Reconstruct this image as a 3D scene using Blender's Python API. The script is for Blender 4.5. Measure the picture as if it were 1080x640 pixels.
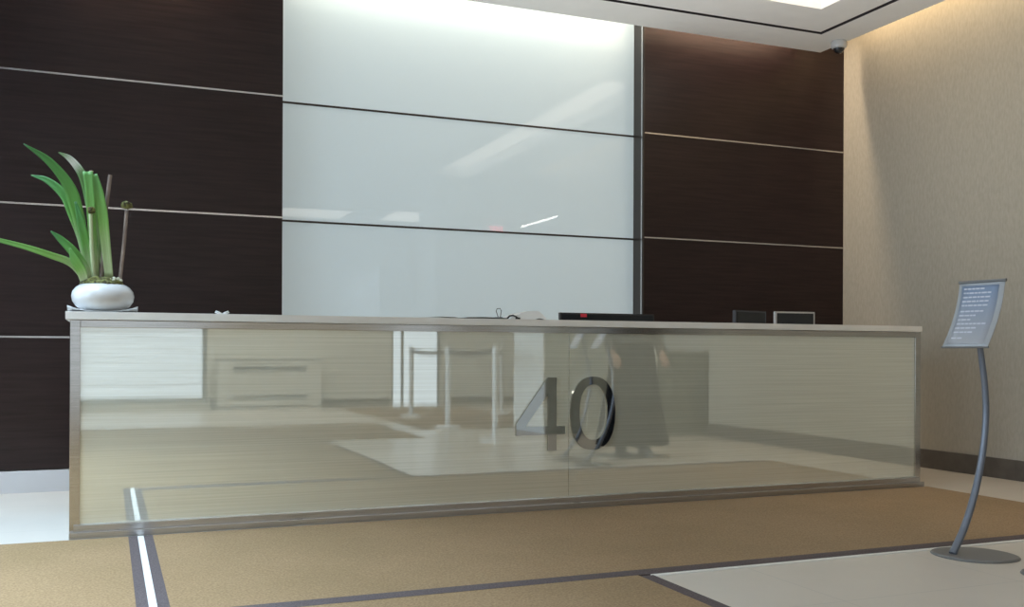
import bpy, bmesh, math, random
from mathutils import Vector, Matrix, noise
random.seed(7)
C = bpy.context.scene
for o in list(bpy.data.objects): bpy.data.objects.remove(o, do_unlink=True)
COL = C.collection
PI = math.pi

# ------------------------------------------------------------------ camera
cam_d = bpy.data.cameras.new('camera'); cam = bpy.data.objects.new('camera', cam_d); COL.objects.link(cam)
C.camera = cam
cam_d.sensor_fit = 'HORIZONTAL'; cam_d.sensor_width = 36.0
cam_d.lens = 36.0 * 1040.56 / 1080.0
cam_d.shift_y = (370.894 - 320.0) / 1080.0
cam_d.clip_start = 0.05
CAM_H = 0.94
_m = Matrix.Rotation(-math.radians(22.2965), 4, 'Z') @ Matrix.Rotation(math.radians(90), 4, 'X') @ Matrix.Rotation(math.radians(0.2352), 4, 'Z')
cam.matrix_world = Matrix.Translation((0, 0, CAM_H)) @ _m

# ------------------------------------------------------------------ view, world, large lights
C.view_settings.view_transform = 'Standard'; C.view_settings.look = 'None'
C.view_settings.exposure = 0.08; C.view_settings.gamma = 1.0; C.view_settings.use_curve_mapping = False
w = bpy.data.worlds.new('world'); C.world = w; w.use_nodes = True
w.node_tree.nodes['Background'].inputs[0].default_value = (0.78, 0.90, 1.0, 1)
w.node_tree.nodes['Background'].inputs[1].default_value = 0.75

def area(name, loc, direction, sx, sy, radiance, color, spread=180):
    d = bpy.data.lights.new(name, 'AREA'); d.shape = 'RECTANGLE'; d.size = sx; d.size_y = sy
    d.energy = radiance * PI * sx * sy; d.color = color; d.spread = math.radians(spread)
    o = bpy.data.objects.new(name, d); COL.objects.link(o); o.location = loc
    o.rotation_euler = Vector(direction).to_track_quat('-Z', 'Y').to_euler()
    return o
# daylight through the tall windows on the left and in the rear wall, plus two added fill lamps
area('daylight_left', (-2.9, 2.2, 1.8), (1, 0, 0), 9.0, 3.4, 2.2, (0.66, 0.84, 1.0))
area('fill_lamp_left', (-1.35, 3.4, 3.70), (-.10, 0, -1), 5.4, 1.4, 12.5, (0.60, 0.80, 1.0), 115)  # invented overhead lamp that weights the floor light to the left
area('ceiling_fill_lamp', (3.4, 6.5, 1.02), (0, -.60, 1), 3.6, 0.10, 15.0, (1.0, 0.97, 0.93), 130)  # unseen fill added behind the desk to lift the ceiling
area('daylight_rear', (-.35, -6.5, 1.6), (0, 1, 0), 3.6, 3.0, 0.3, (0.86, 0.94, 1.0))
area('daylight_entrance', (5.08, -6.5, 1.4), (0, 1, 0), 1.0, 2.8, 0.3, (0.88, 0.96, 1.0))
# cove lamps in the gaps between the ceiling raft and the walls
area('cove_lamp_glass', (2.65, 7.19, 3.98), (0, 0.10, -1), 2.9, 0.10, 16.0, (1.0, 0.93, 0.78))
area('cove_lamp_wood', (4.9, 7.13, 3.98), (0, 0.05, -1), 1.4, 0.06, 120.0, (1.0, 0.78, 0.55))
area('cove_lamp_wood_left', (0.25, 7.13, 3.98), (0, 0.05, -1), 0.45, 0.06, 260.0, (1.0, 0.86, 0.66))
o = area('cove_lamp_right', (6.03, 4.1, 3.98), (0.3, 0, -1), 5.6, 0.12, 12.0, (1.0, 0.76, 0.46))

# ------------------------------------------------------------------ materials
def mat(name, color, rough=0.5, metal=0.0, spec=0.5, coat=0.0, emit=None, estr=0.0, trans=0.0):
    m = bpy.data.materials.new(name); m.use_nodes = True
    b = m.node_tree.nodes['Principled BSDF']
    b.inputs['Base Color'].default_value = (*color, 1); b.inputs['Roughness'].default_value = rough
    b.inputs['Metallic'].default_value = metal; b.inputs['Specular IOR Level'].default_value = spec
    b.inputs['Coat Weight'].default_value = coat; b.inputs['Coat Roughness'].default_value = 0.03
    b.inputs['Transmission Weight'].default_value = trans
    if emit: b.inputs['Emission Color'].default_value = (*emit, 1); b.inputs['Emission Strength'].default_value = estr
    return m
def nodes(m): return m.node_tree.nodes, m.node_tree.links, m.node_tree.nodes['Principled BSDF']
def noise_color(m, c1, c2, scale, stretch=(1,1,1), detail=4, lo=0.35, hi=0.65, bump=0.0, dist=0.002, rough=None):
    n, l, b = nodes(m)
    tc = n.new('ShaderNodeTexCoord'); mp = n.new('ShaderNodeMapping'); mp.inputs['Scale'].default_value = stretch
    nz = n.new('ShaderNodeTexNoise'); nz.inputs['Scale'].default_value = scale; nz.inputs['Detail'].default_value = detail
    cr = n.new('ShaderNodeValToRGB')
    cr.color_ramp.elements[0].position = lo; cr.color_ramp.elements[0].color = (*c1, 1)
    cr.color_ramp.elements[1].position = hi; cr.color_ramp.elements[1].color = (*c2, 1)
    l.new(tc.outputs['Object'], mp.inputs['Vector']); l.new(mp.outputs[0], nz.inputs['Vector'])
    l.new(nz.outputs['Fac'], cr.inputs[0]); l.new(cr.outputs[0], b.inputs['Base Color'])
    if bump:
        bp = n.new('ShaderNodeBump'); bp.inputs['Strength'].default_value = bump; bp.inputs['Distance'].default_value = dist
        l.new(nz.outputs['Fac'], bp.inputs['Height']); l.new(bp.outputs[0], b.inputs['Normal'])
    if rough:
        mr = n.new('ShaderNodeMapRange'); mr.inputs['To Min'].default_value = rough[0]; mr.inputs['To Max'].default_value = rough[1]
        l.new(nz.outputs['Fac'], mr.inputs[0]); l.new(mr.outputs[0], b.inputs['Roughness'])
    return m

M = {}
M['wood'] = noise_color(mat('espresso wood', (.03,.02,.018), .32, spec=.36), (.012,.0050,.0048), (.027,.0130,.0125), 6, (.5,1,9), 6, .3, .7, rough=(.26,.40))
M['glass_wall'] = mat('pale glass with added glow', (.55,.62,.64), .008, spec=.5, emit=(.80,.95,1.0), estr=.22)  # even emission added so the glass wall reads brighter
M['joint'] = mat('satin steel joint', (.62,.60,.60), .22, 1)
M['jamb'] = mat('bronze jamb metal', (.055,.045,.04), .28, .6)
M['steel'] = noise_color(mat('brushed steel', (.60,.585,.56), .2, 1), (.50,.485,.46), (.62,.60,.575), 12, (.3,1,40), 3, rough=(.13,.2))
M['plinth'] = noise_color(mat('polished plinth steel', (.34,.32,.31), .25, 1), (.50,.50,.51), (.62,.62,.63), 12, (.3,1,40), 3, rough=(.24,.34))
M['top'] = noise_color(mat('cream worktop stone', (.58,.55,.50), .45), (.71,.69,.65), (.74,.72,.68), 6, (1,1,1), 3)
M['wall'] = noise_color(mat('woven wallcovering', (.42,.385,.32), .75, spec=.2), (.395,.36,.295), (.455,.415,.345), 60, (1,1,.35), 4, .3, .7, bump=.25)
M['plaster'] = noise_color(mat('pale plaster', (.62,.60,.55), .8, spec=.2), (.58,.56,.51), (.64,.62,.57), 8)
M['rear'] = noise_color(mat('pale rear wall', (.66,.65,.60), .8, spec=.2), (.62,.61,.56), (.69,.68,.63), 5)
M['ceiling'] = noise_color(mat('matt ceiling paint', (.87,.86,.845), .85, spec=.1), (.855,.845,.83), (.885,.875,.86), 4)
M['slot'] = mat('dark slot', (.05,.04,.045), .8)
M['base_light'] = mat('satin baseboard', (.62,.60,.60), .35)
M['base_dark'] = noise_color(mat('dark baseboard', (.11,.095,.08), .45), (.09,.078,.066), (.125,.108,.092), 10)
M['white_line'] = mat('white inlay strip', (.78,.77,.74), .4)
M['dark_border'] = noise_color(mat('dark carpet border', (.12,.10,.10), .9, spec=.1), (.085,.068,.068), (.14,.115,.115), 160, bump=.4)
M['blind'] = mat('white blind slats', (.50,.52,.52), .5)
def tile_mat():
    m = mat('cream floor tile', (.66,.62,.55), .28, spec=.4)
    n, l, b = nodes(m)
    tc = n.new('ShaderNodeTexCoord'); mp = n.new('ShaderNodeMapping'); mp.inputs['Location'].default_value = (.11, .62, 0)
    br = n.new('ShaderNodeTexBrick'); br.offset = 0; br.inputs['Scale'].default_value = 1
    br.inputs['Brick Width'].default_value = .9; br.inputs['Row Height'].default_value = .9; br.inputs['Mortar Size'].default_value = .0025
    br.inputs['Mortar'].default_value = (.50,.47,.42,1)
    nz = n.new('ShaderNodeTexNoise'); nz.inputs['Scale'].default_value = 3; nz.inputs['Detail'].default_value = 6
    cr = n.new('ShaderNodeValToRGB'); cr.color_ramp.elements[0].color = (.58,.53,.465,1); cr.color_ramp.elements[1].color = (.67,.615,.545,1)
    l.new(tc.outputs['Object'], mp.inputs[0]); l.new(mp.outputs[0], br.inputs['Vector']); l.new(tc.outputs['Object'], nz.inputs['Vector'])
    l.new(nz.outputs['Fac'], cr.inputs[0]); l.new(cr.outputs[0], br.inputs['Color1']); l.new(cr.outputs[0], br.inputs['Color2'])
    l.new(br.outputs['Color'], b.inputs['Base Color']); return m
M['tile'] = tile_mat()
def carpet_mat():
    m = mat('brown loop carpet', (.3,.2,.1), .95, spec=.05)
    n, l, b = nodes(m)
    b.inputs['Sheen Weight'].default_value = .07; b.inputs['Sheen Roughness'].default_value = .45
    tc = n.new('ShaderNodeTexCoord')
    a = n.new('ShaderNodeTexNoise'); a.inputs['Scale'].default_value = 110; a.inputs['Detail'].default_value = 3
    g = n.new('ShaderNodeTexNoise'); g.inputs['Scale'].default_value = 1.6; g.inputs['Detail'].default_value = 4
    l.new(tc.outputs['Object'], a.inputs['Vector']); l.new(tc.outputs['Object'], g.inputs['Vector'])
    cr = n.new('ShaderNodeValToRGB'); cr.color_ramp.elements[0].position = .35; cr.color_ramp.elements[1].position = .66
    cr.color_ramp.elements[0].color = (.245,.160,.082,1); cr.color_ramp.elements[1].color = (.345,.235,.128,1)
    mx = n.new('ShaderNodeMixRGB'); mx.blend_type = 'MULTIPLY'; mx.inputs[0].default_value = .5
    c2 = n.new('ShaderNodeValToRGB'); c2.color_ramp.elements[0].position = .35; c2.color_ramp.elements[1].position = .6
    c2.color_ramp.elements[0].color = (.78,.80,.74,1); c2.color_ramp.elements[1].color = (1,1,1,1)
    l.new(a.outputs['Fac'], cr.inputs[0]); l.new(g.outputs['Fac'], c2.inputs[0])
    l.new(cr.outputs[0], mx.inputs[1]); l.new(c2.outputs[0], mx.inputs[2]); l.new(mx.outputs[0], b.inputs['Base Color'])
    bp = n.new('ShaderNodeBump'); bp.inputs['Strength'].default_value = .5; bp.inputs['Distance'].default_value = .004
    l.new(a.outputs['Fac'], bp.inputs['Height']); l.new(bp.outputs[0], b.inputs['Normal']); return m
M['carpet'] = carpet_mat()
def desk_glass():
    # cream back-painted glass with fine horizontal ribs behind a mirror-like front face
    m = bpy.data.materials.new('ribbed cream glass'); m.use_nodes = True
    n, l = m.node_tree.nodes, m.node_tree.links
    b = n['Principled BSDF']; b.inputs['Roughness'].default_value = .6; b.inputs['Specular IOR Level'].default_value = .2
    out = n['Material Output']
    tc = n.new('ShaderNodeTexCoord')
    mp = n.new('ShaderNodeMapping'); mp.inputs['Scale'].default_value = (.35, 1, 55)
    nz = n.new('ShaderNodeTexNoise'); nz.inputs['Scale'].default_value = 3.0; nz.inputs['Detail'].default_value = 3
    l.new(tc.outputs['Object'], mp.inputs[0]); l.new(mp.outputs[0], nz.inputs['Vector'])
    cr = n.new('ShaderNodeValToRGB'); cr.color_ramp.elements[0].position = .3; cr.color_ramp.elements[1].position = .7
    cr.color_ramp.elements[0].color = (.62,.635,.53,1); cr.color_ramp.elements[1].color = (.74,.75,.64,1)
    l.new(nz.outputs['Fac'], cr.inputs[0]); l.new(cr.outputs[0], b.inputs['Base Color'])
    gl = n.new('ShaderNodeBsdfGlossy'); gl.inputs['Roughness'].default_value = .008; gl.inputs['Color'].default_value = (.95,.97,.93,1)
    mp2 = n.new('ShaderNodeMapping'); mp2.inputs['Scale'].default_value = (.25, 1, 90)
    nb = n.new('ShaderNodeTexNoise'); nb.inputs['Scale'].default_value = 1.2; nb.inputs['Detail'].default_value = 2
    l.new(tc.outputs['Object'], mp2.inputs[0]); l.new(mp2.outputs[0], nb.inputs['Vector'])
    bp = n.new('ShaderNodeBump'); bp.inputs['Strength'].default_value = .045; bp.inputs['Distance'].default_value = .0008
    l.new(nb.outputs['Fac'], bp.inputs['Height']); l.new(bp.outputs[0], gl.inputs['Normal'])
    mx = n.new('ShaderNodeMixShader'); mx.inputs[0].default_value = .52
    l.new(b.outputs[0], mx.inputs[1]); l.new(gl.outputs[0], mx.inputs[2]); l.new(mx.outputs[0], out.inputs[0])
    return m
M['desk_glass'] = desk_glass()
def thin_glass():
    m = bpy.data.materials.new('window glass'); m.use_nodes = True
    n, l = m.node_tree.nodes, m.node_tree.links
    t = n.new('ShaderNodeBsdfTransparent'); g = n.new('ShaderNodeBsdfGlossy'); g.inputs['Roughness'].default_value = .02
    fr = n.new('ShaderNodeFresnel'); mx = n.new('ShaderNodeMixShader')
    l.new(fr.outputs[0], mx.inputs[0]); l.new(t.outputs[0], mx.inputs[1]); l.new(g.outputs[0], mx.inputs[2])
    l.new(mx.outputs[0], n['Material Output'].inputs[0]); return m
M['glass_clear'] = thin_glass()
M['mirror'] = mat('dark mirror metal', (.52,.53,.52), .03, 1)
M['mirror_edge'] = mat('numeral edge metal', (.25,.25,.25), .2, 1)
M['lumin'] = mat('luminous ceiling membrane', (.9,.9,.9), .6, emit=(1.0,.90,.76), estr=2.1)
M['lumin_entry'] = mat('entrance light diffuser', (.9,.9,.9), .6, emit=(1.0,.95,.86), estr=3.2)
M['pillar_grey'] = noise_color(mat('grey stone pillar', (.36,.385,.35), .4), (.33,.355,.32), (.39,.415,.38), 5)
M['pillar_lit_side'] = mat('pillar lit side tone', (.88,.90,.90), .3)  # window light on the pillar's left side, put into the colour
M['lamp'] = mat('lamp tube', (.9,.9,.9), .5, emit=(1,.97,.92), estr=14)
M['grey_metal'] = mat('grey painted metal', (.19,.21,.255), .38, .4)
M['base_metal'] = mat('dark grey base metal', (.20,.20,.20), .42, .3)
M['white_ceramic'] = mat('white glazed ceramic', (.62,.62,.62), .22, coat=.3)
M['paper'] = mat('white paper', (.82,.82,.80), .7)
M['black'] = mat('black plastic', (.012,.012,.014), .4)
M['black_soft'] = mat('dark grey plastic', (.035,.037,.045), .45)
M['red'] = mat('red sticker', (.75,.03,.06), .5)
M['silver'] = mat('silver bezel', (.55,.54,.54), .35, .6)
M['dark_screen'] = mat('dark screen', (.02,.022,.025), .15)
M['dark_cabinet'] = noise_color(mat('desk carcass laminate', (.08,.06,.05), .5), (.06,.045,.038), (.09,.07,.06), 8, (1,1,6))
def sheet_mat():
    m = mat('printed blue notice', (.3,.36,.46), .35)
    n, l, b = nodes(m)
    tc = n.new('ShaderNodeTexCoord'); sp = n.new('ShaderNodeSeparateXYZ'); l.new(tc.outputs['Object'], sp.inputs[0])
    cr = n.new('ShaderNodeValToRGB'); mr = n.new('ShaderNodeMapRange')
    mr.inputs['From Min'].default_value = .97; mr.inputs['From Max'].default_value = 1.28
    l.new(sp.outputs['Z'], mr.inputs[0]); l.new(mr.outputs[0], cr.inputs[0])
    cr.color_ramp.elements[0].color = (.42,.42,.44,1); cr.color_ramp.elements[1].color = (.20,.27,.40,1)
    l.new(cr.outputs[0], b.inputs['Base Color']); return m
M['sheet'] = sheet_mat()
M['sheet_rim'] = mat('clear acrylic rim', (.44,.46,.49), .2, coat=.4)
M['ink'] = mat('white print', (.62,.63,.70), .6)
M['leaf'] = None
def leaf_mat(name, c1, c2, tipc=None, tip=None):
    m = mat(name, c1, .38, spec=.4); n, l, b = nodes(m)
    uv = n.new('ShaderNodeTexCoord'); sp = n.new('ShaderNodeSeparateXYZ'); l.new(uv.outputs['UV'], sp.inputs[0])
    nz = n.new('ShaderNodeTexNoise'); mp = n.new('ShaderNodeMapping'); mp.inputs['Scale'].default_value = (14, .7, 1)
    l.new(uv.outputs['UV'], mp.inputs[0]); l.new(mp.outputs[0], nz.inputs['Vector']); nz.inputs['Scale'].default_value = 2
    ad = n.new('ShaderNodeMath'); ad.operation = 'ADD'; mu = n.new('ShaderNodeMath'); mu.operation = 'MULTIPLY'; mu.inputs[1].default_value = .5
    l.new(nz.outputs['Fac'], mu.inputs[0]); l.new(mu.outputs[0], ad.inputs[0]); l.new(sp.outputs['Y'], ad.inputs[1])
    cr = n.new('ShaderNodeValToRGB'); e = cr.color_ramp.elements
    e[0].position = .2; e[0].color = (.45,.52,.30,1); e[1].position = .5; e[1].color = (*c1,1)
    x = e.new(.95); x.color = (*c2,1)
    if tipc: x = e.new(tip); x.color = (*c2,1); x = e.new(min(1, tip+.10)); x.color = (*tipc,1)
    sc = n.new('ShaderNodeMath'); sc.operation = 'MULTIPLY'; sc.inputs[1].default_value = .8
    l.new(ad.outputs[0], sc.inputs[0]); l.new(sc.outputs[0], cr.inputs[0]); l.new(cr.outputs[0], b.inputs['Base Color'])
    b.inputs['Subsurface Weight'].default_value = 0.0
    return m
M['leaf'] = leaf_mat('green strap leaf', (.105,.29,.05), (.05,.19,.055))
M['leaf_light'] = leaf_mat('light green strap leaf', (.19,.41,.09), (.12,.32,.08))
M['leaf_white'] = leaf_mat('white tipped leaf', (.16,.33,.10), (.15,.30,.11), (.80,.79,.76), .70)
M['cut'] = mat('dried cut end', (.50,.36,.22), .8)
M['stick'] = noise_color(mat('dry stick', (.20,.15,.12), .8), (.15,.11,.09), (.27,.21,.17), 40, (1,1,.3))
M['moss'] = noise_color(mat('green brown moss', (.10,.10,.03), .95), (.035,.025,.012), (.20,.21,.06), 60, detail=3, bump=.8, dist=.01)
M['pebble'] = mat('pale pebble', (.60,.60,.45), .7)
M['cloth_black'] = noise_color(mat('black wool cloth', (.012,.012,.014), .9, spec=.1), (.008,.008,.009), (.018,.018,.02), 60)
M['cloth_grey'] = noise_color(mat('grey knit cloth', (.17,.165,.15), .9, spec=.1), (.14,.135,.125), (.20,.19,.175), 80)
M['skin'] = mat('skin', (.52,.33,.24), .5)
M['hair'] = mat('dark brown hair', (.03,.018,.012), .5)
M['belt'] = mat('dark webbing belt', (.05,.04,.045), .8)
M['post'] = mat('satin aluminium post', (.80,.81,.82), .4, .1)
M['exit_red'] = mat('red lit letters', (.8,.05,.05), .5, emit=(1,.05,.08), estr=14)
M['partition'] = noise_color(mat('grey green panel', (.16,.165,.13), .5, spec=.2), (.145,.15,.118), (.175,.18,.145), 20, (1,1,8))
M['frame_metal'] = mat('window frame metal', (.25,.25,.25), .4, .5)

# ------------------------------------------------------------------ helpers
def link(name, me, m, parent=None, smooth=False):
    o = bpy.data.objects.new(name, me); COL.objects.link(o)
    if m: me.materials.append(m)
    if parent: o.parent = parent
    if smooth:
        for p in me.polygons: p.use_smooth = True
    return o
def box_bm(bm, x0, x1, y0, y1, z0, z1, bev=0):
    g = bmesh.ops.create_cube(bm, size=1)
    bmesh.ops.scale(bm, verts=g['verts'], vec=(x1-x0, y1-y0, z1-z0))
    bmesh.ops.translate(bm, verts=g['verts'], vec=((x0+x1)/2, (y0+y1)/2, (z0+z1)/2))
    if bev:
        es = list({e for v in g['verts'] for e in v.link_edges})
        bmesh.ops.bevel(bm, geom=es, offset=bev, segments=2, affect='EDGES', profile=.7)
def boxes(name, m, lst, parent=None, bev=0):
    bm = bmesh.new()
    for b in lst: box_bm(bm, *b, bev=bev)
    me = bpy.data.meshes.new(name); bm.to_mesh(me); bm.free()
    return link(name, me, m, parent)
def from_bm(name, bm, m, parent=None, smooth=False):
    bmesh.ops.recalc_face_normals(bm, faces=bm.faces)
    me = bpy.data.meshes.new(name); bm.to_mesh(me); bm.free()
    return link(name, me, m, parent, smooth)
def autosmooth(o, deg=40):
    for p in o.data.polygons: p.use_smooth = True
    for e in o.data.edges: pass
    bm = bmesh.new(); bm.from_mesh(o.data)
    for e in bm.edges:
        if len(e.link_faces) == 2 and e.calc_face_angle(0) > math.radians(deg): e.smooth = False
    bm.to_mesh(o.data); bm.free(); return o
def tube_bm(bm, pts, radii, seg=10, cap=True):
    pts = [Vector(p) for p in pts]
    if not hasattr(radii, '__len__'): radii = [radii]*len(pts)
    rings = []; ref = None
    for i, p in enumerate(pts):
        t = (pts[min(i+1, len(pts)-1)] - pts[max(i-1, 0)]).normalized()
        if ref is None: ref = t.cross(Vector((0.3, 1, 0.1))).normalized()
        ref = (ref - t*ref.dot(t)).normalized(); b = t.cross(ref)
        rings.append([bm.verts.new(p + (ref*math.cos(2*PI*k/seg) + b*math.sin(2*PI*k/seg))*radii[i]) for k in range(seg)])
    for a, b in zip(rings, rings[1:]):
        for k in range(seg): bm.faces.new((a[k], a[(k+1)%seg], b[(k+1)%seg], b[k]))
    if cap: bm.faces.new(rings[0][::-1]); bm.faces.new(rings[-1])
def tube(name, pts, r, m, parent=None, seg=10):
    bm = bmesh.new(); tube_bm(bm, pts, r, seg); return autosmooth(from_bm(name, bm, m, parent))
def lathe(name, prof, m, parent=None, seg=40, loc=(0,0,0), deg=40, sx=1, sy=1):
    bm = bmesh.new(); rings = []
    for r, z in prof:
        if r < 1e-6: rings.append([bm.verts.new((loc[0], loc[1], loc[2]+z))])
        else: rings.append([bm.verts.new((loc[0]+r*sx*math.cos(2*PI*k/seg), loc[1]+r*sy*math.sin(2*PI*k/seg), loc[2]+z)) for k in range(seg)])
    for a, b in zip(rings, rings[1:]):
        for k in range(seg):
            k2 = (k+1) % seg
            if len(a) == 1 and len(b) == 1: continue
            if len(a) == 1: bm.faces.new((a[0], b[k2], b[k]))
            elif len(b) == 1: bm.faces.new((a[k], a[k2], b[0]))
            else: bm.faces.new((a[k], a[k2], b[k2], b[k]))
    return autosmooth(from_bm(name, bm, m, parent), deg)
def empty(name, loc, rz=0):
    o = bpy.data.objects.new(name, None); COL.objects.link(o); o.location = loc; o.rotation_euler.z = rz; o.empty_display_size = .1
    return o
def tag(o, label=None, cat=None, group=None, kind=None):
    if label: o['label'] = label
    if cat: o['category'] = cat
    if group: o['group'] = group
    if kind: o['kind'] = kind
    return o
def struct(o): o['kind'] = 'structure'; return o
def copy_tree(o, parent=None):
    c = o.copy(); COL.objects.link(c)
    if parent: c.parent = parent
    for ch in [x for x in COL.objects if x.parent == o]: copy_tree(ch, c)
    return c

# ------------------------------------------------------------------ room shell
YW, YB, XR, ZT = 7.2203, 7.3882, 6.2386, 4.15
XL, YR, XF = -2.4, -6.0, 10.0
YE = 1.35                      # where the right wall ends
XJL, XJR = 1.1644, 4.1456
struct(boxes('floor', M['tile'], [(XL, XF, YR, 7.6, -.2, 0)]))
# back wall: backing, wood panels, glass panels, joints
wb = struct(boxes('wall_back', M['plaster'], [(XL, XR+.3, YB+.02, 7.6, 0, ZT)]))
Z1, Z2, Z3 = 2.7773, 1.902, 1.0248
lv = [.144, Z3, Z2, Z1, ZT]
for a, b in zip(lv, lv[1:]):
    boxes('wood_panel', M['wood'], [(XL+.02, XJL, YW, YB+.02, a+.006, b-.006)], wb)
    boxes('wood_panel', M['wood'], [(XJR, XR, YW, YB+.02, a+.006, b-.006)], wb)
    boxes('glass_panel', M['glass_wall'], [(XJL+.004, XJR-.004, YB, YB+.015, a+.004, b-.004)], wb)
for z in lv[1:-1]:
    boxes('joint_strip', M['joint'], [(XL+.02, XJL, YW-.004, YB, z-.006, z+.006)], wb)
    boxes('joint_strip', M['joint'], [(XJR+.006, XR, YW-.004, YB, z-.006, z+.006)], wb)
    boxes('joint_strip', M['jamb'], [(XJL, XJR-.004, YB-.004, YB+.02, z-.0075, z+.0075)], wb)
boxes('jamb_panel', M['jamb'], [(XJR-.004, XJR+.001, YW+.02, YB+.02, 0.1, ZT)], wb)
boxes('jamb_edge', M['joint'], [(XJR-.010, XJR-.004, YW+.01, YW+.03, 0.1, ZT)], wb)
boxes('jamb_edge', M['jamb'], [(XJR-.006, XJR+.006, YW-.004, YW+.02, 0.1, ZT)], wb)
struct(boxes('baseboard_back', M['base_light'], [(XL+.02, XJL, YW-.012, YW+.05, 0, .144), (XJL, XJR, YB-.012, YB+.01, 0, .144), (XJR, XR, YW-.012, YW+.05, 0, .144)], bev=.002))
struct(boxes('wall_right', M['wall'], [(XR, XR+.3, YE, YB+.2, 0, ZT)]))
struct(boxes('baseboard_right', M['base_dark'], [(XR-.014, XR+.01, YE, YW, 0, .152)], bev=.002))
struct(boxes('wall_return', M['wall'], [(XR+.3, XF, YE, YE+.25, 0, ZT)]))
struct(boxes('wall_far_right', M['rear'], [(XF, XF+.2, YR, YE+.25, 0, ZT)]))
# rear wall with two window openings
struct(boxes('wall_rear', M['rear'], [
    (XL, -1.9, YR-.2, YR, 0, ZT), (-1.9, 1.5, YR-.2, YR, 2.9, ZT), (-1.9, 1.5, YR-.2, YR, 0, .10),
    (1.5, 4.60, YR-.2, YR, 0, ZT), (4.60, 5.50, YR-.2, YR, 2.7, ZT), (5.50, XF+.2, YR-.2, YR, 0, ZT)]))
struct(boxes('baseboard_rear', M['base_dark'], [(1.55, 4.55, YR, YR+.014, 0, .12), (5.55, XF, YR, YR+.014, 0, .12)]))
w1 = struct(boxes('window_1', M['frame_metal'], [(-1.9, 1.5, YR-.12, YR-.06, .10, .16), (-1.9, 1.5, YR-.12, YR-.06, 2.84, 2.9)] +
    [(x, x+.06, YR-.12, YR-.06, .16, 2.84) for x in (-1.9, 1.44)]))
boxes('window_pane', M['glass_clear'], [(-1.84, 1.44, YR-.095, YR-.085, .16, 2.84)], w1)
boxes('venetian_blind', M['blind'], [(-1.8, 1.42, YR-.05, YR-.01, z/1000, z/1000+.008) for z in range(180, 2820, 62)], w1)
boxes('blind_rail', M['blind'], [(-1.85, 1.43, YR-.06, YR, 2.80, 2.85)], w1)
w2 = struct(boxes('window_2', M['frame_metal'], [(4.60, 4.64, YR-.12, YR-.06, 0, 2.7), (5.46, 5.50, YR-.12, YR-.06, 0, 2.7), (4.79, 4.83, YR-.12, YR-.06, 0, 2.7), (4.64, 5.46, YR-.12, YR-.06, 2.66, 2.7)]))
boxes('window_pane', M['glass_clear'], [(4.64, 5.46, YR-.095, YR-.085, 0.0, 2.66)], w2)
# left wall with tall windows
struct(boxes('wall_left', M['plaster'], [(XL-.2, XL, YR, -2.3, 0, ZT), (XL-.2, XL, 6.7, 7.6, 0, ZT), (XL-.2, XL, -2.3, 6.7, 3.5, ZT), (XL-.2, XL, -2.3, 6.7, 0, .12)]))
w3 = struct(boxes('window_3', M['frame_metal'], [(XL-.13, XL-.07, -2.3, 6.7, .12, .18), (XL-.13, XL-.07, -2.3, 6.7, 3.44, 3.5)] +
    [(XL-.13, XL-.07, y, y+.06, .18, 3.44) for y in (-2.3, -.05, 2.2, 4.45, 6.64)]))
boxes('window_pane', M['glass_clear'], [(XL-.105, XL-.095, -2.24, 6.64, .18, 3.44)], w3)
# ceiling raft, slot, luminous coffer
ZC, YC, XC = 3.6, 7.05, 5.83
SY, SX = 6.60, 5.46
ce = struct(boxes('ceiling', M['ceiling'], [
    (XL, XC, SY+.045, YC, ZC, 3.82), (SX+.045, XC, YE, SY+.045, ZC, 3.82),
    (XL, SX, 6.16, SY, ZC, 3.82), (5.10, SX, .6, 6.16, ZC, 3.82), (-.55, 4.5, .6, 6.16, ZC, 3.82), (XL, -2.15, .6, 6.16, ZC, 3.82), (-2.15, -.55, .6, .65, ZC, 3.82),
    (XL, SX, YR, .6, ZC, 3.82), (SX, XF, YR, YE, ZC, 3.82),
    (XL, SX+.045, SY, SY+.045, ZC+.05, 3.82), (SX, SX+.045, YE, SY, ZC+.05, 3.82)]))
boxes('slot_lining', M['slot'], [(XL, SX+.04, SY+.001, SY+.044, ZC+.03, ZC+.05), (SX+.001, SX+.044, YE+.01, SY, ZC+.03, ZC+.05), (XL, SX+.044, SY+.041, SY+.0455, ZC-.0005, ZC+.03), (SX+.041, SX+.0455, YE+.01, SY+.041, ZC-.0005, ZC+.03)], ce)
boxes('luminous_panel', M['lumin'], [(4.5, 5.10, .6, 6.16, 3.76, 3.80)], ce)
struct(boxes('ceiling_slab', M['ceiling'], [(XL, XF+.2, YR-.2, 7.6, ZT, ZT+.15)]))['kind'] = 'structure'
boxes('fill_lamp_pane', M['glass_clear'], [(-2.15, -.55, .65, 6.16, 3.62, 3.63)], ce)  # closes the opening made for the added left fill lamp
# pillar by the entrance
pil = struct(boxes('trim_1', M['pillar_grey'], [(4.625, 5.42, -.42, .45, 0, ZC)], bev=.004))
boxes('lit_side_facing', M['pillar_lit_side'], [(4.605, 4.625, -.42, .45, 0, ZC)], pil, bev=.002)  # paler facing stands in for daylight on this side
# inlay strips in the floor
struct(boxes('trim_2', M['white_line'], [(.143, .172, 3.60, 5.30, 0, .006)]))
struct(boxes('trim_3', M['white_line'], [(2.12, 5.9, 3.597, 3.622, 0, .006)]))

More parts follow.
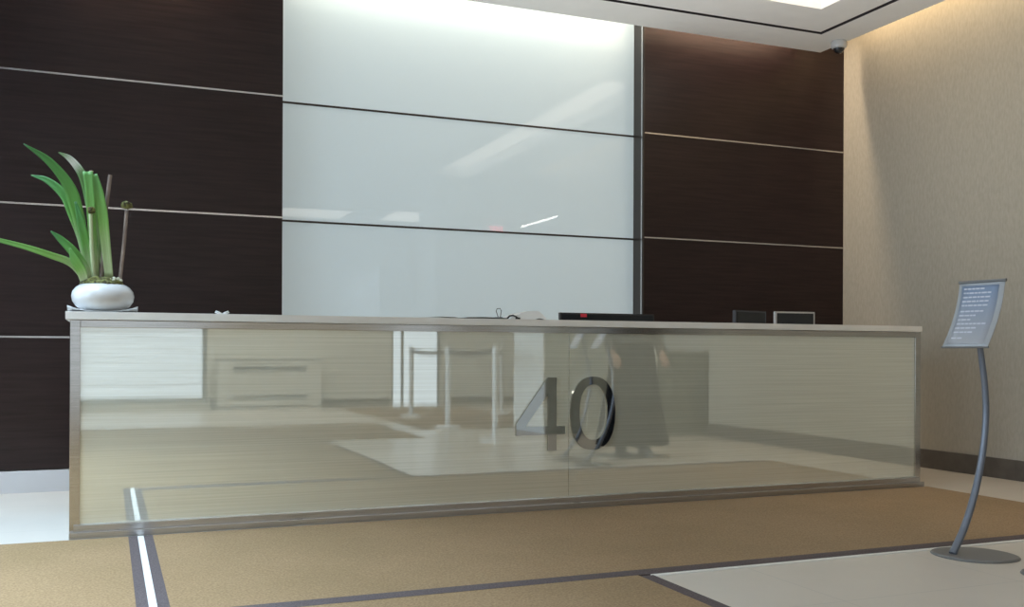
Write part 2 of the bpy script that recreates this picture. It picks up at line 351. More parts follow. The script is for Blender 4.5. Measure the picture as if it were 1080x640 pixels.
# ------------------------------------------------------------------ carpets
def carpet(x0, x1, y0, y1, label, borders):
    o = boxes('inlaid_carpet', M['carpet'], [(x0, x1, y0, y1, 0, .007)])
    tag(o, label, 'carpet', 'inlaid brown carpets')
    if borders: boxes('border', M['dark_border'], [(b[0], b[1], b[2], b[3], 0, .0075) for b in borders], o)
    return o
carpet(.215, 5.33, 3.71, 5.30, 'long brown carpet strip lying along the front of the reception desk', [(.172, .215, 3.71, 5.30), (.172, 5.33, 3.625, 3.71)])
carpet(-2.3, .10, 3.625, 5.30, 'brown carpet left of the white floor strip, beside the white tile', [(.10, .143, 3.625, 5.30)])
carpet(-2.3, 2.06, .6, 3.622, 'brown carpet left of the cream tile area, at the bottom edge', [(2.06, 2.12, .6, 3.60), (-2.3, 2.06, .55, .6)])
carpet(-2.2, 3.2, -1.8, .45, 'brown carpet seen only reflected, left of the barrier posts', None)
carpet(3.5, 5.6, -5.2, -.6, 'brown carpet seen only reflected, beneath the barrier posts', None)

# ------------------------------------------------------------------ reception desk
G = 5.3727; DL, DR = -.1729, 5.3234; YT = 5.3466; YP = 5.323
desk = tag(empty('reception_desk', (0, 0, 0)), 'long reception desk with mirrored cream glass front and number 40', 'desk')
GX = 2.545 + .015
_xs = 2.575
boxes('glass_panel', M['desk_glass'], [(DL+.045, _xs-.002, G, G+.012, .066, 1.056)], desk)
boxes('glass_panel', M['desk_glass'], [(_xs+.002, DR-.045, G, G+.012, .066, 1.056)], desk)
boxes('joint_strip', M['steel'], [(_xs-.002, _xs+.002, G+.002, G+.012, .066, 1.056)], desk)
boxes('corner_post', M['steel'], [(DL, DL+.048, G-.012, G+.05, .036, 1.09)], desk, bev=.002)
boxes('corner_post', M['steel'], [(DR-.048, DR, G-.012, G+.05, .036, 1.09)], desk, bev=.002)
boxes('top_rail', M['steel'], [(DL+.048, DR-.048, G-.012, G+.03, 1.053, 1.09)], desk, bev=.002)
boxes('bottom_rail', M['plinth'], [(DL+.02, DR-.02, G-.03, G+.03, .036, .069)], desk, bev=.002)
boxes('plinth', M['plinth'], [(DL, DR, YP, G+.05, 0, .036)], desk, bev=.0025)
boxes('end_panel', M['steel'], [(DL, DL+.03, G+.05, 6.25, 0, 1.09)], desk, bev=.002)
boxes('end_panel', M['steel'], [(DR-.03, DR, G+.05, 6.25, 0, 1.09)], desk, bev=.002)
boxes('back_panel', M['dark_cabinet'], [(DL+.03, DR-.03, G+.013, G+.05, .04, 1.09)], desk)
boxes('inner_shelf', M['dark_cabinet'], [(DL+.03, DR-.03, G+.05, 6.25, .70, .74)], desk)
boxes('worktop', M['top'], [(DL-.02, DR+.0, YT, 5.85, 1.092, 1.1316)], desk, bev=.002)
# numerals
def poly_prism(name, outer, inner, y0, y1, m, parent):
    # outer and inner loops have to be bridged: build with curve-like triangulation
    bm = bmesh.new()
    def loop(pts, y): return [bm.verts.new((x, y, z)) for x, z in pts]
    fo = loop(outer, y0); es = [bm.edges.new((fo[i], fo[(i+1) % len(fo)])) for i in range(len(fo))]
    if inner:
        fi = loop(inner, y0); es += [bm.edges.new((fi[i], fi[(i+1) % len(fi)])) for i in range(len(fi))]
    bmesh.ops.triangle_fill(bm, use_beauty=True, use_dissolve=False, edges=es)
    g = bmesh.ops.extrude_face_region(bm, geom=list(bm.faces))
    bmesh.ops.translate(bm, verts=[v for v in g['geom'] if isinstance(v, bmesh.types.BMVert)], vec=(0, y1-y0, 0))
    return from_bm(name, bm, m, parent)
four_o = [(2.226,.446),(2.226,.514),(2.429,.787),(2.487,.787),(2.487,.496),(2.543,.496),(2.543,.446),(2.487,.446),(2.487,.350),(2.431,.350),(2.431,.446)]
four_i = [(2.431,.690),(2.431,.496),(2.283,.496)]
poly_prism('numeral', four_o, four_i, G, G-.014, M['mirror'], desk)
def sup(cx, cz, rx, rz, n, e=2.3):
    out = []
    for k in range(n):
        t = 2*PI*k/n; c, s = math.cos(t), math.sin(t)
        out.append((cx+rx*math.copysign(abs(c)**(2/e), c), cz+rz*math.copysign(abs(s)**(2/e), s)))
    return out
poly_prism('numeral', sup(2.732,.569,.152,.222,72), sup(2.735,.575,.094,.168,72), G, G-.014, M['mirror'], desk)

# ------------------------------------------------------------------ planter and plant
PX, PY, PZ = -.022, 5.50, 1.1316
plate_bm = bmesh.new()
N = 12; hw = .165; vs = []
for i in range(N+1):
    for j in range(N+1):
        u, v_ = -1+2*i/N, -1+2*j/N
        r = (abs(u)**3)*(abs(v_)**3)
        vs.append(plate_bm.verts.new((u*hw, v_*hw*.72, .004+.026*r)))
for i in range(N):
    for j in range(N): plate_bm.faces.new((vs[i*(N+1)+j], vs[(i+1)*(N+1)+j], vs[(i+1)*(N+1)+j+1], vs[i*(N+1)+j+1]))
plate = from_bm('square_dish', plate_bm, M['white_ceramic'], None, True); plate.location = (PX, PY, PZ-.001)
sol = plate.modifiers.new('s', 'SOLIDIFY'); sol.thickness = .003; sol.offset = -1
tag(plate, 'thin white square mat with upturned corners under the white plant bowl', 'mat')
pl = tag(empty('potted_plant', (PX, PY, PZ+.006)), 'green strap-leaved plant in round white ceramic bowl at left end of desk', 'plant')
prof = [(0,0),(.075,0),(.10,.006),(.128,.026),(.146,.052),(.151,.078),(.146,.102),(.130,.124),(.112,.136),(.104,.139),(.100,.134),(.104,.12),(.0,.115)]
lathe('bowl', prof, M['white_ceramic'], pl, 56, deg=60)
# moss mound
bm = bmesh.new(); bmesh.ops.create_icosphere(bm, subdivisions=4, radius=1)
for v in bm.verts:
    p = v.co.copy(); d = 1 + .22*noise.noise(p*3.1) + .12*noise.noise(p*8)
    v.co = Vector((p.x*.100*d, p.y*.100*d, .134 + max(-.02, p.z*.044*d)))
moss = from_bm('moss', bm, M['moss'], pl, True)
bm = bmesh.new()
for (x, y, z, r) in [(.052,-.03,0.168,.012),(.030,-.05,0.162,.010),(.072,-.01,0.170,.010),(.05,-.055,0.160,.008),(.085,-.03,0.160,.009)]:
    g = bmesh.ops.create_icosphere(bm, subdivisions=2, radius=r); bmesh.ops.translate(bm, verts=g['verts'], vec=(x, y, z))
from_bm('pebbles', bm, M['pebble'], pl, True)
# leaves: points are metres (x, height) in the plant's own frame plus a depth offset
def px2(x, y, dy=0.0):
    # turns a measured direction of the photo into a point of the plant's own plane
    f = 1040.56; th = math.radians(22.2965); a = (x-540)/f; b = -(y-(370.894+(x-540)*math.tan(math.radians(.2352))))/f
    R = Vector((math.sin(th)+a*math.cos(th), math.cos(th)-a*math.sin(th), b)); t = (PY+dy)/R.y
    p = Vector((0,0,CAM_H)) + R*t
    return p - Vector((PX, PY, PZ+.004))
def catmull(P, n):
    out = []; Q = [P[0]*2-P[1]] + P + [P[-1]*2-P[-2]]
    segs = len(P)-1
    for k in range(n+1):
        s = k/n*segs; i = min(int(s), segs-1); t = s-i
        p0, p1, p2, p3 = Q[i:i+4]
        out.append(.5*((2*p1)+(p2-p0)*t+(2*p0-5*p1+4*p2-p3)*t*t+(3*p1-p0-3*p2+p3)*t**3))
    return out
PXM = 205.0
def leaf(pts, wpx, m, dys, cut=False, face=(0,-1,0), fold=.25):
    P = [px2(x, y, dy) for (x, y), dy in zip(pts, dys)]
    P = catmull(P, 26); n = len(P); bm = bmesh.new(); uvl = bm.loops.layers.uv.new('UVMap')
    rows = []; L = len(wpx)-1
    for i, p in enumerate(P):
        t = (P[min(i+1, n-1)]-P[max(i-1, 0)]).normalized()
        F = Vector(face).normalized(); side = t.cross(F).normalized(); nn = side.cross(t).normalized()
        s = i/(n-1)*L; k = min(int(s), L-1); wd = (wpx[k]+(wpx[k+1]-wpx[k])*(s-k))/PXM/2
        row = []
        for j, u in enumerate((-1, -.5, 0, .5, 1)):
            row.append((p + side*wd*u + nn*(-fold*wd*(1-abs(u))), u*.5+.5, i/(n-1)))
        rows.append(row)
    V = [[bm.verts.new(c[0]) for c in r] for r in rows]
    for i in range(n-1):
        for j in range(4):
            f = bm.faces.new((V[i][j], V[i][j+1], V[i+1][j+1], V[i+1][j]))
            for lp, (a, b) in zip(f.loops, ((i,j),(i,j+1),(i+1,j+1),(i+1,j))): lp[uvl].uv = (rows[a][b][1], rows[a][b][2])
    o = from_bm('leaf', bm, m, pl, True)
    s = o.modifiers.new('s', 'SOLIDIFY'); s.thickness = .0022; s.offset = 0
    return o
B = (93, 296)
leaf([B,(88,257),(80,221),(71,195),(50.5,170),(24,152)], [7,9,12,13,10,7,1], M['leaf'], [0,-.01,-.02,-.03,-.05,-.08])
leaf([(94,296),(86,254),(77,227),(68,207),(50,191),(32,185)], [6,8,10,11,9,6,1], M['leaf'], [.01,.02,.02,.03,.05,.07])
leaf([(90,294),(75,278),(53,269.5),(27,261),(0,254),(-14,251)], [8,8,7,6,5,4,1], M['leaf_light'], [-.02,-.05,-.08,-.10,-.12,-.13])
leaf([(91,294),(87,281),(77,266),(64,253),(53,244)], [10,11,10,9,6,1], M['leaf'], [-.03,-.05,-.06,-.06,-.06])
leaf([(101,296),(100,246),(94,214),(89,192),(82,178),(72,167),(61,161)], [6,8,9,9,8,6,1], M['leaf_white'], [.03,.03,.03,.02,.01,0,-.01])
leaf([(98,296),(97,250),(95,215),(92,181)], [8,8,9,9.5], M['leaf_light'], [0,-.01,-.02,-.02])
leaf([(115,294),(110,250),(107,225),(103,203),(98,184)], [8,10,11,10,7], M['leaf_light'], [.0,-.01,-.01,-.01,0])
leaf([(96,296),(91,262),(85,235),(79,213)], [9,9,8,2], M['leaf'], [-.02,-.03,-.04,-.04])
leaf([(112,294),(106,262),(101,236),(99,212)], [6,7,6,2], M['leaf_white'], [.03,.03,.03,.03])
leaf([(89,296),(85,285),(78,274),(73,262)], [9,10,8,2], M['leaf_light'], [-.05,-.06,-.07,-.07])
def knot(p, r, m, name, sz=1):
    bm = bmesh.new(); bmesh.ops.create_icosphere(bm, subdivisions=3, radius=r)
    for v in bm.verts:
        v.co *= 1 + .35*noise.noise(v.co*90+Vector((p.x*50, 0, 0))); v.co.z *= sz; v.co += p
    return from_bm(name, bm, m, pl, True)
knot(px2(95.5, 181), .010, M['cut'], 'cut_end', .35)
tube('stalk', [px2(95, 226, -.03), px2(96, 260, -.03), px2(99, 294, -.02)], .010, M['leaf_light'], pl)
knot(px2(95.5, 222, -.03), .019, M['moss'], 'stalk_knot', 1)
tube('stick', [px2(115.5, 185, .03), px2(111, 222, .03), px2(106.5, 302, .03)], .010, M['stick'], pl)
tube('stick', [px2(133, 222), px2(130.5, 255), px2(125.5, 302)], .0095, M['stick'], pl)
knot(px2(133, 217), .028, M['moss'], 'moss_ball', .7)
bm = bmesh.new()
for k in range(26):
    a = random.uniform(0, 2*PI); c = px2(133, 217)
    q = [c + Vector((math.cos(a+t*.8)*.026, math.sin(a+t*.8)*.026, random.uniform(-.014, .014))) for t in range(4)]
    tube_bm(bm, q, .0018, 5)
from_bm('moss_strands', bm, M['moss'], pl, True)

# ------------------------------------------------------------------ things on the worktop
ZTOP = 1.1316
# small bow of tape
bm = bmesh.new()
for s in (-1, 1):
    tube_bm(bm, [(0,0,.004), (s*.014,0,.013), (s*.032,.004,.020), (s*.036,.002,.013), (s*.018,-.004,.006), (0,0,.004)], .0035, 8)
bow = from_bm('ribbon_scrap', bm, M['paper'], None, True); bow.location = (.57, 5.50, ZTOP+.0005)
tag(bow, 'small pale twisted scrap lying on the worktop right of the plant', 'scrap')
# loose sheets
def sheet(name, loc, rz, sx, sy, curve, m=M['paper'], amp=.04, th=.0012):
    bm = bmesh.new(); nx, ny = 24, 4; V = []
    for i in range(nx+1):
        for j in range(ny+1):
            u = i/nx; V.append(bm.verts.new(((u-.5)*sx, (j/ny-.5)*sy, curve(u)*amp)))
    for i in range(nx):
        for j in range(ny): bm.faces.new((V[i*(ny+1)+j], V[(i+1)*(ny+1)+j], V[(i+1)*(ny+1)+j+1], V[i*(ny+1)+j+1]))
    o = from_bm(name, bm, m, None, True); o.location = loc; o.rotation_euler.z = rz
    s = o.modifiers.new('s', 'SOLIDIFY'); s.thickness = th; s.offset = 1
    return o
cb = tag(empty('clipboard', (2.12, 5.47, ZTOP+.0005)), 'black clipboard with wire clip holding white paper, on the worktop', 'clipboard')
boxes('board', M['black'], [(-.20, .057, -.09, .10, 0, .006)], cb, bev=.002)
sheet('paper_sheet', (-.075, .0, .0065), 0, .23, .16, lambda u: .15*math.sin(PI*u), amp=.02).parent = cb
tube('wire_clip', [(.035,0,.008),(.020,0,.05),(.026,0,.064),(.045,0,.066),(.053,0,.052),(.046,0,.008)], .0022, M['black'], cb, 8)
boxes('clip_body', M['black'], [(.012,.054,-.02,.02,.006,.014)], cb, bev=.002)
_t = [(-.10+.15*k/14, .002+.050*math.sin(PI*(.10+.90*(k/14))*.55)**.9) for k in range(15)]
_e = [(.05+.05*k/6, .052-.047*(k/6)**1.3) for k in range(1, 7)]
_b = [(.088, .001), (.075, .006), (.06, .008), (.045, .005), (.03, 0), (-.04, 0), (-.10, 0)]
pg = poly_prism('curled_booklet', _t + _e + _b, None, 5.40, 5.56, M['paper'], None); pg.scale = (1.15, 1, 1); pg.location = (2.325, 0, ZTOP+.001)
tag(pg, 'white curled booklet arching up from the worktop', 'booklet')
bm = bmesh.new(); tube_bm(bm, [(0,0,.004),(.012,0,.018),(.035,0,.022),(.055,0,.014),(.066,0,.005)], .005, 8); box_bm(bm, .05, .078, -.01, .01, 0, .01, .002)
st = from_bm('staple_remover', bm, M['black'], None, True); st.location = (2.185, 5.40, ZTOP+.0015)
tag(st, 'small black arched clip lying before the curled white booklet', 'clip')
flat = sheet('paper_sheet', (1.79, 5.45, ZTOP+.001), .1, .2, .12, lambda u: .3+.3*math.sin(PI*u), amp=.012)
tag(flat, 'white sheet of paper lying flat left of the clipboard', 'paper')
# monitors on the inner shelf behind the worktop
def monitor(loc, wd, top, rz, label, bezel, red=False):
    o = tag(empty('monitor', (*loc, .74), rz), label, 'monitor')
    h = top-.74
    boxes('housing', bezel, [(-wd/2, wd/2, 0, .03, h-wd*.58, h)], o, bev=.004)
    boxes('screen', M['dark_screen'], [(-wd/2+.012, wd/2-.012, -.002, .004, h-wd*.58+.012, h-.012)], o)
    boxes('rear_cover', M['black_soft'], [(-wd/2+.05, wd/2-.05, .03, .055, h-wd*.5, h-.04)], o, bev=.006)
    tube('neck', [(0,.04,.01),(0,.05,.10),(0,.045,h*.6)], .018, M['black_soft'], o)
    lathe('foot', [(0,0),(.11,0),(.11,.008),(.02,.014),(0,.014)], M['black_soft'], o, 32, (0,.04,0))
    if red: boxes('red_sticker', M['red'], [(-.21, -.165, -.006, 0, h-.028, h-.006)], o)
    return o
monitor((3.145, 5.95), .72, 1.203, 0, 'wide black monitor with red sticker rising just above the worktop', M['black'], True)
monitor((4.36, 6.02), .34, 1.248, .25, 'small dark monitor behind the worktop, left of the silver-edged one', M['black_soft'])
monitor((4.74, 6.0), .33, 1.247, -.12, 'silver-edged monitor behind the worktop near the right end', M['silver'])

# ------------------------------------------------------------------ sign stands
F = Vector((-.986, -.165, 0)); BK = -F; U = Vector((.165, -.986, 0))
def bz(table, z):
    for (z0, b0), (z1, b1) in zip(table, table[1:]):
        if z <= z1: t = (z-z0)/(z1-z0); return b0+(b1-b0)*t
    return table[-1][1]
stand = tag(empty('sign_stand', (3.63, 3.457, 0)), 'grey floor sign stand with curved pole and blue notice, right of the desk', 'sign stand')
stand.rotation_euler.z = 0
pp = [BK*b + Vector((0,0,z)) for z, b in [(.012,0),(.12,.085),(.25,.155),(.38,.205),(.52,.24),(.66,.255),(.80,.243),(.93,.215),(1.03,.193),(1.07,.188)]]
bm = bmesh.new(); tube_bm(bm, catmull(pp, 40), [.0175 - .004*k/40 for k in range(41)], 16)
autosmooth(from_bm('pole', bm, M['grey_metal'], stand))
# lens shaped base
Rv = Vector((.675, -.737, 0)); Vv = Vector((.737, .675, 0))
bm = bmesh.new(); cen = Vector((.10, -.035, 0)); n = 64
def lens(a, b, z):
    out = []
    for k in range(n):
        t = 2*PI*k/n; c, s = math.cos(t), math.sin(t)
        out.append(bm.verts.new(cen + Rv*a*c + Vv*b*math.copysign(abs(s)**1.25, s) + Vector((0,0,z))))
    return out
r0 = lens(.190, .165, 0); r1 = lens(.192, .167, .006); r2 = lens(.186, .162, .012)
for a, b in ((r0, r1), (r1, r2)):
    for k in range(n): bm.faces.new((a[k], a[(k+1)%n], b[(k+1)%n], b[k]))
bm.faces.new(r0[::-1]); bm.faces.new(r2)
autosmooth(from_bm('base_plate', bm, M['base_metal'], stand), 30)
# curved notice panel
prof = [(.972,.085),(1.03,.125),(1.09,.160),(1.15,.188),(1.21,.207),(1.282,.222)]
def panel(name, m, u0, u1, z0, z1, off, th, nz=16, nu=4):
    bm = bmesh.new(); V = []
    for i in range(nz+1):
        z = z0+(z1-z0)*i/nz
        for j in range(nu+1):
            u = u0+(u1-u0)*j/nu
            V.append(bm.verts.new(U*u + BK*(bz(prof, z)-off) + Vector((0,0,z))))
    for i in range(nz):
        for j in range(nu): bm.faces.new((V[i*(nu+1)+j], V[i*(nu+1)+j+1], V[(i+1)*(nu+1)+j+1], V[(i+1)*(nu+1)+j]))
    o = from_bm(name, bm, m, stand, True); s = o.modifiers.new('s', 'SOLIDIFY'); s.thickness = th; s.offset = 0; return o
panel('sign_panel', M['sheet_rim'], -.115, .115, .972, 1.282, 0, .004)
panel('notice_sheet', M['sheet'], -.098, .090, .985, 1.265, .004, .0012)
bm = bmesh.new()
tube('top_bar', [U*-.12+BK*.222+Vector((0,0,1.284)), U*.12+BK*.222+Vector((0,0,1.284))], .0075, M['base_metal'], stand)
tube('bottom_bar', [U*-.12+BK*.085+Vector((0,0,.970)), U*.12+BK*.085+Vector((0,0,.970))], .005, M['base_metal'], stand)
bm = bmesh.new()
lines = [(1.246,.55),(1.226,.78),(1.206,.85),(1.186,.80),(1.166,.66),(1.138,.70),(1.118,.48),(1.098,.35),(1.078,.88),(1.058,.62),(1.038,.55),(1.010,.28)]
random.seed(3)
for z, L in lines:      # rows of small words: the print is too small to read in the photograph
    u = -.085; end = -.085 + .165*L; bm = bmesh.new()
    while u < end:
        ln = random.uniform(.010, .026)
        b = bz(prof, z); b2 = bz(prof, z+.007)
        q = [U*u+BK*(b-.0060)+Vector((0,0,z)), U*(u+ln)+BK*(b-.0060)+Vector((0,0,z)), U*(u+ln)+BK*(b2-.0060)+Vector((0,0,z+.007)), U*u+BK*(b2-.0060)+Vector((0,0,z+.007))]
        vv = [bm.verts.new(p) for p in q] + [bm.verts.new(p+BK*.0012) for p in q]
        for f in ((0,1,2,3),(7,6,5,4),(0,4,5,1),(1,5,6,2),(2,6,7,3),(3,7,4,0)): bm.faces.new([vv[k] for k in f])
        u += ln + .004
    from_bm('text_line', bm, M['ink'], stand)
st2 = copy_tree(stand); st2.location = (3.655, 2.985, 0); st2.rotation_euler.z = math.radians(-3)
st2['label'] = 'second grey sign stand, only its base tip showing at the right edge'

# ------------------------------------------------------------------ dome camera on the ceiling
dc = tag(empty('dome_camera', (5.765, 6.735, ZC)), 'small white dome security camera hanging from the ceiling corner', 'camera')
lathe('housing', [(0,0),(.075,0),(.085,-.012),(.085,-.055),(.078,-.075),(.06,-.082),(0,-.082)], M['white_ceramic'], dc, 36)
lathe('dome', [(.06,-.078),(.058,-.095),(.048,-.115),(.030,-.130),(0,-.136)], M['dark_screen'], dc, 32, deg=80)
dc.scale = (.78, .78, .78)

# ------------------------------------------------------------------ queue barrier posts (seen mirrored in the desk front)
def post(loc, label):
    o = tag(empty('barrier_post', (*loc, .0075 if loc[1] < -.6 else 0)), label, 'barrier post', 'queue barrier posts')
    lathe('base', [(0,0),(.17,0),(.172,.01),(.16,.018),(.05,.03),(0,.03)], M['post'], o, 40)
    lathe('pole', [(0,.02),(.032,.02),(.032,.90),(0,.90)], M['post'], o, 24)
    lathe('head', [(0,.90),(.036,.90),(.038,.91),(.038,.985),(.03,1.0),(0,1.0)], M['post'], o, 24)
    return o
PS = [(4.01,-2.81),(3.84,-.67),(3.78,1.07),(5.45,-2.95)]
post(PS[0], 'silver barrier post farthest left in the desk reflection')
post(PS[1], 'silver barrier post second from left in the desk reflection')
post(PS[2], 'nearest and tallest silver barrier post in the desk reflection')
post(PS[3], 'small far silver barrier post right of the nearest in the reflection')
def belt(a, b, label):
    a = Vector((*a, 0)); b = Vector((*b, 0)); d = (b-a).normalized(); a = a+d*.045; b = b-d*.045; s = d.cross(Vector((0,0,1)))*.0015
    bm = bmesh.new(); prev = None; fst = None
    for k in range(17):
        t = k/16; p = a.lerp(b, t); sg = -.03*math.sin(PI*t)
        r = [bm.verts.new(p+s+Vector((0,0,.92+sg))), bm.verts.new(p-s+Vector((0,0,.92+sg))), bm.verts.new(p-s+Vector((0,0,.97+sg))), bm.verts.new(p+s+Vector((0,0,.97+sg)))]
        if prev:
            for j in range(4): bm.faces.new((prev[j], prev[(j+1)%4], r[(j+1)%4], r[j]))
        else: fst = r
        prev = r
    bm.faces.new(fst[::-1]); bm.faces.new(prev)
    tag(from_bm('barrier_belt', bm, M['belt']), label, 'belt', 'queue barrier belts')
belt(PS[0], PS[1], 'dark belt between the two left barrier posts in the reflection')
belt(PS[1], PS[2], 'dark belt from second to nearest barrier post in the reflection')
belt(PS[2], PS[3], 'dark belt from nearest to small far post in the reflection')

# ------------------------------------------------------------------ low partition, bench by rear wall, ceiling lights, exit sign
pt = tag(empty('low_partition', (6.06, 1.08, 0)), 'waist-high grey green partition reflected beside the right wall', 'partition')
boxes('panel', M['partition'], [(-.34, .38, -.02, .02, .0, .955)], pt, bev=.002)
boxes('end_post', M['plaster'], [(-.38, -.34, -.03, .03, 0, .97)], pt, bev=.003)
boxes('end_post', M['wall'], [(.38, .46, -.05, .05, 0, .97)], pt, bev=.003)
tag(pt)
bn = tag(empty('slotted_cabinet', (2.45, YR+.25, 0)), 'low pale cabinet with two dark slots reflected in left of desk front', 'cabinet')
boxes('body', M['rear'], [(-.82, .84, -.24, .14, .02, .79)], bn, bev=.004)
boxes('slot', M['black_soft'], [(-.58, .60, .138, .145, .62, .69)], bn)
boxes('slot', M['black_soft'], [(-.58, .60, .138, .145, .16, .20)], bn)
boxes('rim', M['frame_metal'], [(-.84, .86, .12, .15, .78, .80)], bn)
def clight(x0, x1, y0, y1, label):
    o = tag(empty('ceiling_light', ((x0+x1)/2, (y0+y1)/2, ZC)), label, 'ceiling light', 'flat ceiling lights near the entrance')
    a, b = (x1-x0)/2, (y1-y0)/2
    boxes('frame', M['plaster'], [(-a, a, -b, -b+.03, -.02, 0), (-a, a, b-.03, b, -.02, 0), (-a, -a+.03, -b, b, -.02, 0), (a-.03, a, -b, b, -.02, 0)], o)
    boxes('diffuser', M['lumin_entry'], [(-a+.03, a-.03, -b+.03, b-.03, -.012, -.002)], o)
clight(-1.4, 4.3, -4.9, -3.6, 'long flat ceiling light reflected low left in the pale glass wall')
clight(5.0, 5.85, -4.7, -3.2, 'square flat ceiling light reflected low in the pale glass wall')
tl = tag(empty('tube_light', (8.02, -3.0, ZC)), 'bright slim ceiling tube light reflected as white streak in glass wall', 'ceiling light')
boxes('tray', M['plaster'], [(-.06, .06, -1.35, 1.35, -.03, 0)], tl, bev=.003)
tube('tube', [(0,-1.3,-.045),(0,1.3,-.045)], .018, M['lamp'], tl, 12)
ex = tag(empty('exit_sign', (7.32, -4.0, ZC+.0)), 'small red exit sign hanging near the entrance, reflected in glass wall', 'exit sign')
boxes('housing', M['plaster'], [(-.17, .17, -.02, .02, -.26, -.06)], ex, bev=.004)
boxes('hanger', M['plaster'], [(-.01, .01, -.01, .01, -.06, 0)], ex)
fc = bpy.data.curves.new('letters', 'FONT'); fc.body = 'EXIT'; fc.size = .15; fc.align_x = 'CENTER'; fc.extrude = .002
fo = bpy.data.objects.new('tmp', fc); COL.objects.link(fo); bpy.context.view_layer.update()
me = bpy.data.meshes.new_from_object(fo.evaluated_get(bpy.context.evaluated_depsgraph_get())); bpy.data.objects.remove(fo, do_unlink=True)
me.transform(Matrix.Translation((0, .023, -.21)) @ Matrix.Rotation(PI, 4, 'Z') @ Matrix.Rotation(PI/2, 4, 'X'))
me.materials.clear(); link('letters', me, M['exit_red'], ex)

# ------------------------------------------------------------------ person (seen mirrored in the desk front)
def skin_obj(name, verts, edges, radii, m, parent, sub=2, root=0):
    me = bpy.data.meshes.new(name); me.from_pydata([Vector(v) for v in verts], edges, [])
    o = link(name, me, m, parent)
    sk = o.modifiers.new('skin', 'SKIN'); sk.use_smooth_shade = True
    lay = me.skin_vertices[0] if me.skin_vertices else None
    if lay is None:
        bm = bmesh.new(); bm.from_mesh(me); bm.verts.layers.skin.verify(); bm.to_mesh(me); bm.free(); lay = me.skin_vertices[0]
    for i, r in enumerate(radii):
        lay.data[i].radius = (r, r) if not isinstance(r, tuple) else r
        lay.data[i].use_root = (i == root)
    s = o.modifiers.new('sub', 'SUBSURF'); s.levels = sub; s.render_levels = sub
    return o
per = tag(empty('person', (4.42, 2.85, 0), math.radians(8)), 'person standing in long black skirt and grey top, mirrored in the desk front', 'person')
V = []; E = []; R = []
def add(p, r, par=None):
    V.append(p); R.append(r)
    if par is not None: E.append((par, len(V)-1))
    return len(V)-1
pel = add((0,0,.93), (.135,.10)); wa = add((0,0,1.08), (.12,.09), pel); ch = add((0,0,1.26), (.15,.10), wa)
sh = add((0,-.01,1.38), (.10,.08), ch); nk = add((0,0,1.46), .052, sh); hb = add((0,.01,1.52), .058, nk)
h1 = add((0,.02,1.58), (.078,.090), hb); h2 = add((0,.012,1.64), (.078,.095), h1); h3 = add((0,.005,1.69), (.055,.065), h2)
for s in (-1, 1):
    hp = add((s*.09,0,.87), .085, pel); kn = add((s*.10,.01,.48), .052, hp); cf = add((s*.10,-.01,.34), .05, kn); an = add((s*.10,-.02,.09), .034, cf)
    fo_ = add((s*.105,.05,.045), (.035,.035), an); toe = add((s*.115,.15,.032), (.036,.028), fo_)
    so = add((s*.17,-.01,1.37), .055, sh); el = add((s*.245,-.02,1.09), .040, so); wr = add((s*.235,.13,.93), .027, el)
    pa = add((s*.228,.18,.89), (.034,.022), wr)
    for k, (dx, L) in enumerate([(-.027,.060),(-.009,.072),(.009,.068),(.027,.052)]):
        a = add((s*.228+dx,.215,.865), .0095, pa); b = add((s*.228+dx*1.1,.215+L*.35,.865-L*.45), .009, a); add((s*.228+dx*1.1,.215+L*.35,.865-L), .008, b)
    t = add((s*.195,.185,.885), .011, pa); add((s*.188,.215,.865), .009, t)
body = skin_obj('body', V, E, R, M['skin'], per)
def loft(name, rings, m, parent, seg=40, folds=0, deg=60):
    bm = bmesh.new(); RR = []
    for (z, cx, cy, rx, ry) in rings:
        r = []
        for k in range(seg):
            t = 2*PI*k/seg; f = 1+folds*math.sin(9*t)*max(0, (1.0-z))
            r.append(bm.verts.new((cx+rx*f*math.cos(t), cy+ry*f*math.sin(t), z)))
        RR.append(r)
    for a, b in zip(RR, RR[1:]):
        for k in range(seg): bm.faces.new((a[k], a[(k+1)%seg], b[(k+1)%seg], b[k]))
    o = from_bm(name, bm, m, parent, True); s = o.modifiers.new('s', 'SOLIDIFY'); s.thickness = .008; s.offset = 1; return o
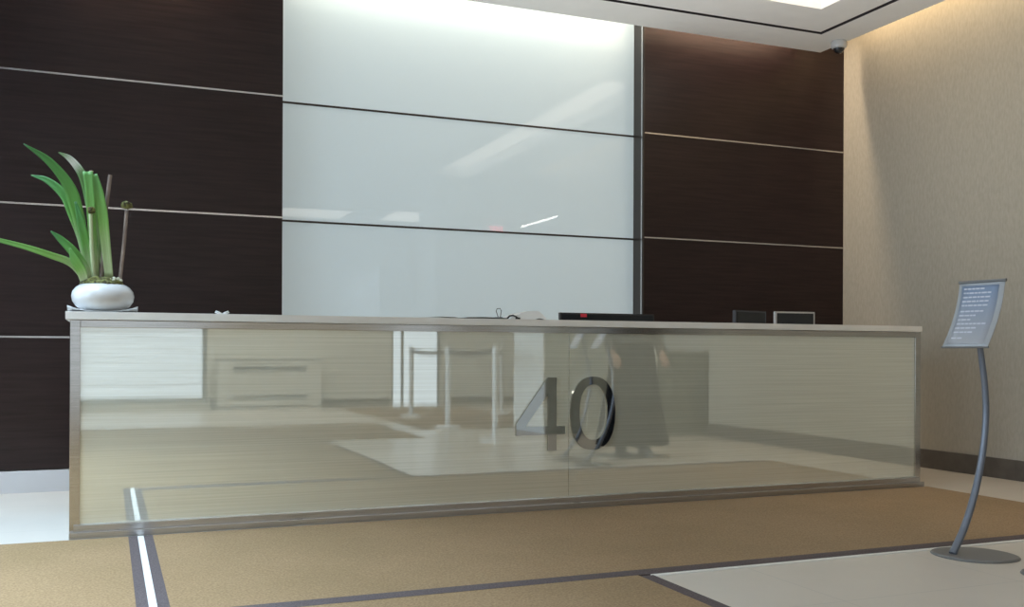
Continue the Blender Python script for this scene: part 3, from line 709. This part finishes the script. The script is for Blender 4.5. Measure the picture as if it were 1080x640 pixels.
loft('long_skirt', [(.10,.0,.0,.33,.26),(.30,0,0,.29,.23),(.60,0,0,.24,.19),(.90,0,0,.205,.16),(1.02,0,0,.185,.14)], M['cloth_black'], per, folds=.07)
loft('grey_top', [(1.0,0,0,.185,.14),(1.10,0,0,.18,.135),(1.25,0,0,.205,.145),(1.34,0,-.008,.222,.135),(1.39,0,-.008,.205,.125),(1.43,0,-.005,.14,.10),(1.46,0,0,.078,.075)], M['cloth_grey'], per)
for s in (-1, 1):
    tube('sleeve', [(s*.15,-.01,1.385),(s*.185,-.012,1.34),(s*.225,-.02,1.22),(s*.25,-.02,1.09),(s*.247,.05,1.01),(s*.238,.115,.945)], [.068,.070,.060,.052,.046,.042], M['cloth_grey'], per, 18)
    bm = bmesh.new(); bmesh.ops.create_uvsphere(bm, u_segments=20, v_segments=12, radius=1)
    for v in bm.verts:
        z = v.co.z; v.co = Vector((s*.112+v.co.x*.05, .055+v.co.y*.145, max(0, .045+z*.05-(.02 if v.co.y > .2 and z > 0 else 0))))
    from_bm('shoe', bm, M['white_ceramic'] if s > 0 else M['black_soft'], per, True)
bm = bmesh.new(); bmesh.ops.create_icosphere(bm, subdivisions=4, radius=1)
for v in bm.verts:
    p = v.co; front = p.y > .35 and p.z < .45
    v.co = Vector((p.x*.098, -.012+p.y*(.107 if not front else .07), 1.635+p.z*(.112 if p.z > 0 else .16 if p.y < 0.1 else .10)))
from_bm('hair', bm, M['hair'], per, True)
for s in (-1, 1):
    bm = bmesh.new(); g = bmesh.ops.create_uvsphere(bm, u_segments=12, v_segments=8, radius=.009); bmesh.ops.translate(bm, verts=g['verts'], vec=(s*.029,.089,1.605))
    from_bm('eye', bm, M['black'], per, True)
bm = bmesh.new(); g = bmesh.ops.create_cone(bm, segments=10, radius1=.013, radius2=.006, depth=.036, cap_ends=True)
bmesh.ops.rotate(bm, verts=bm.verts, matrix=Matrix.Rotation(math.radians(-20), 3, 'X')); bmesh.ops.translate(bm, verts=bm.verts, vec=(0,.102,1.582))
from_bm('nose', bm, M['skin'], per, True)
boxes('mouth', M['red'], [(-.022,.022,.098,.104,1.545,1.552)], per, bev=.002)
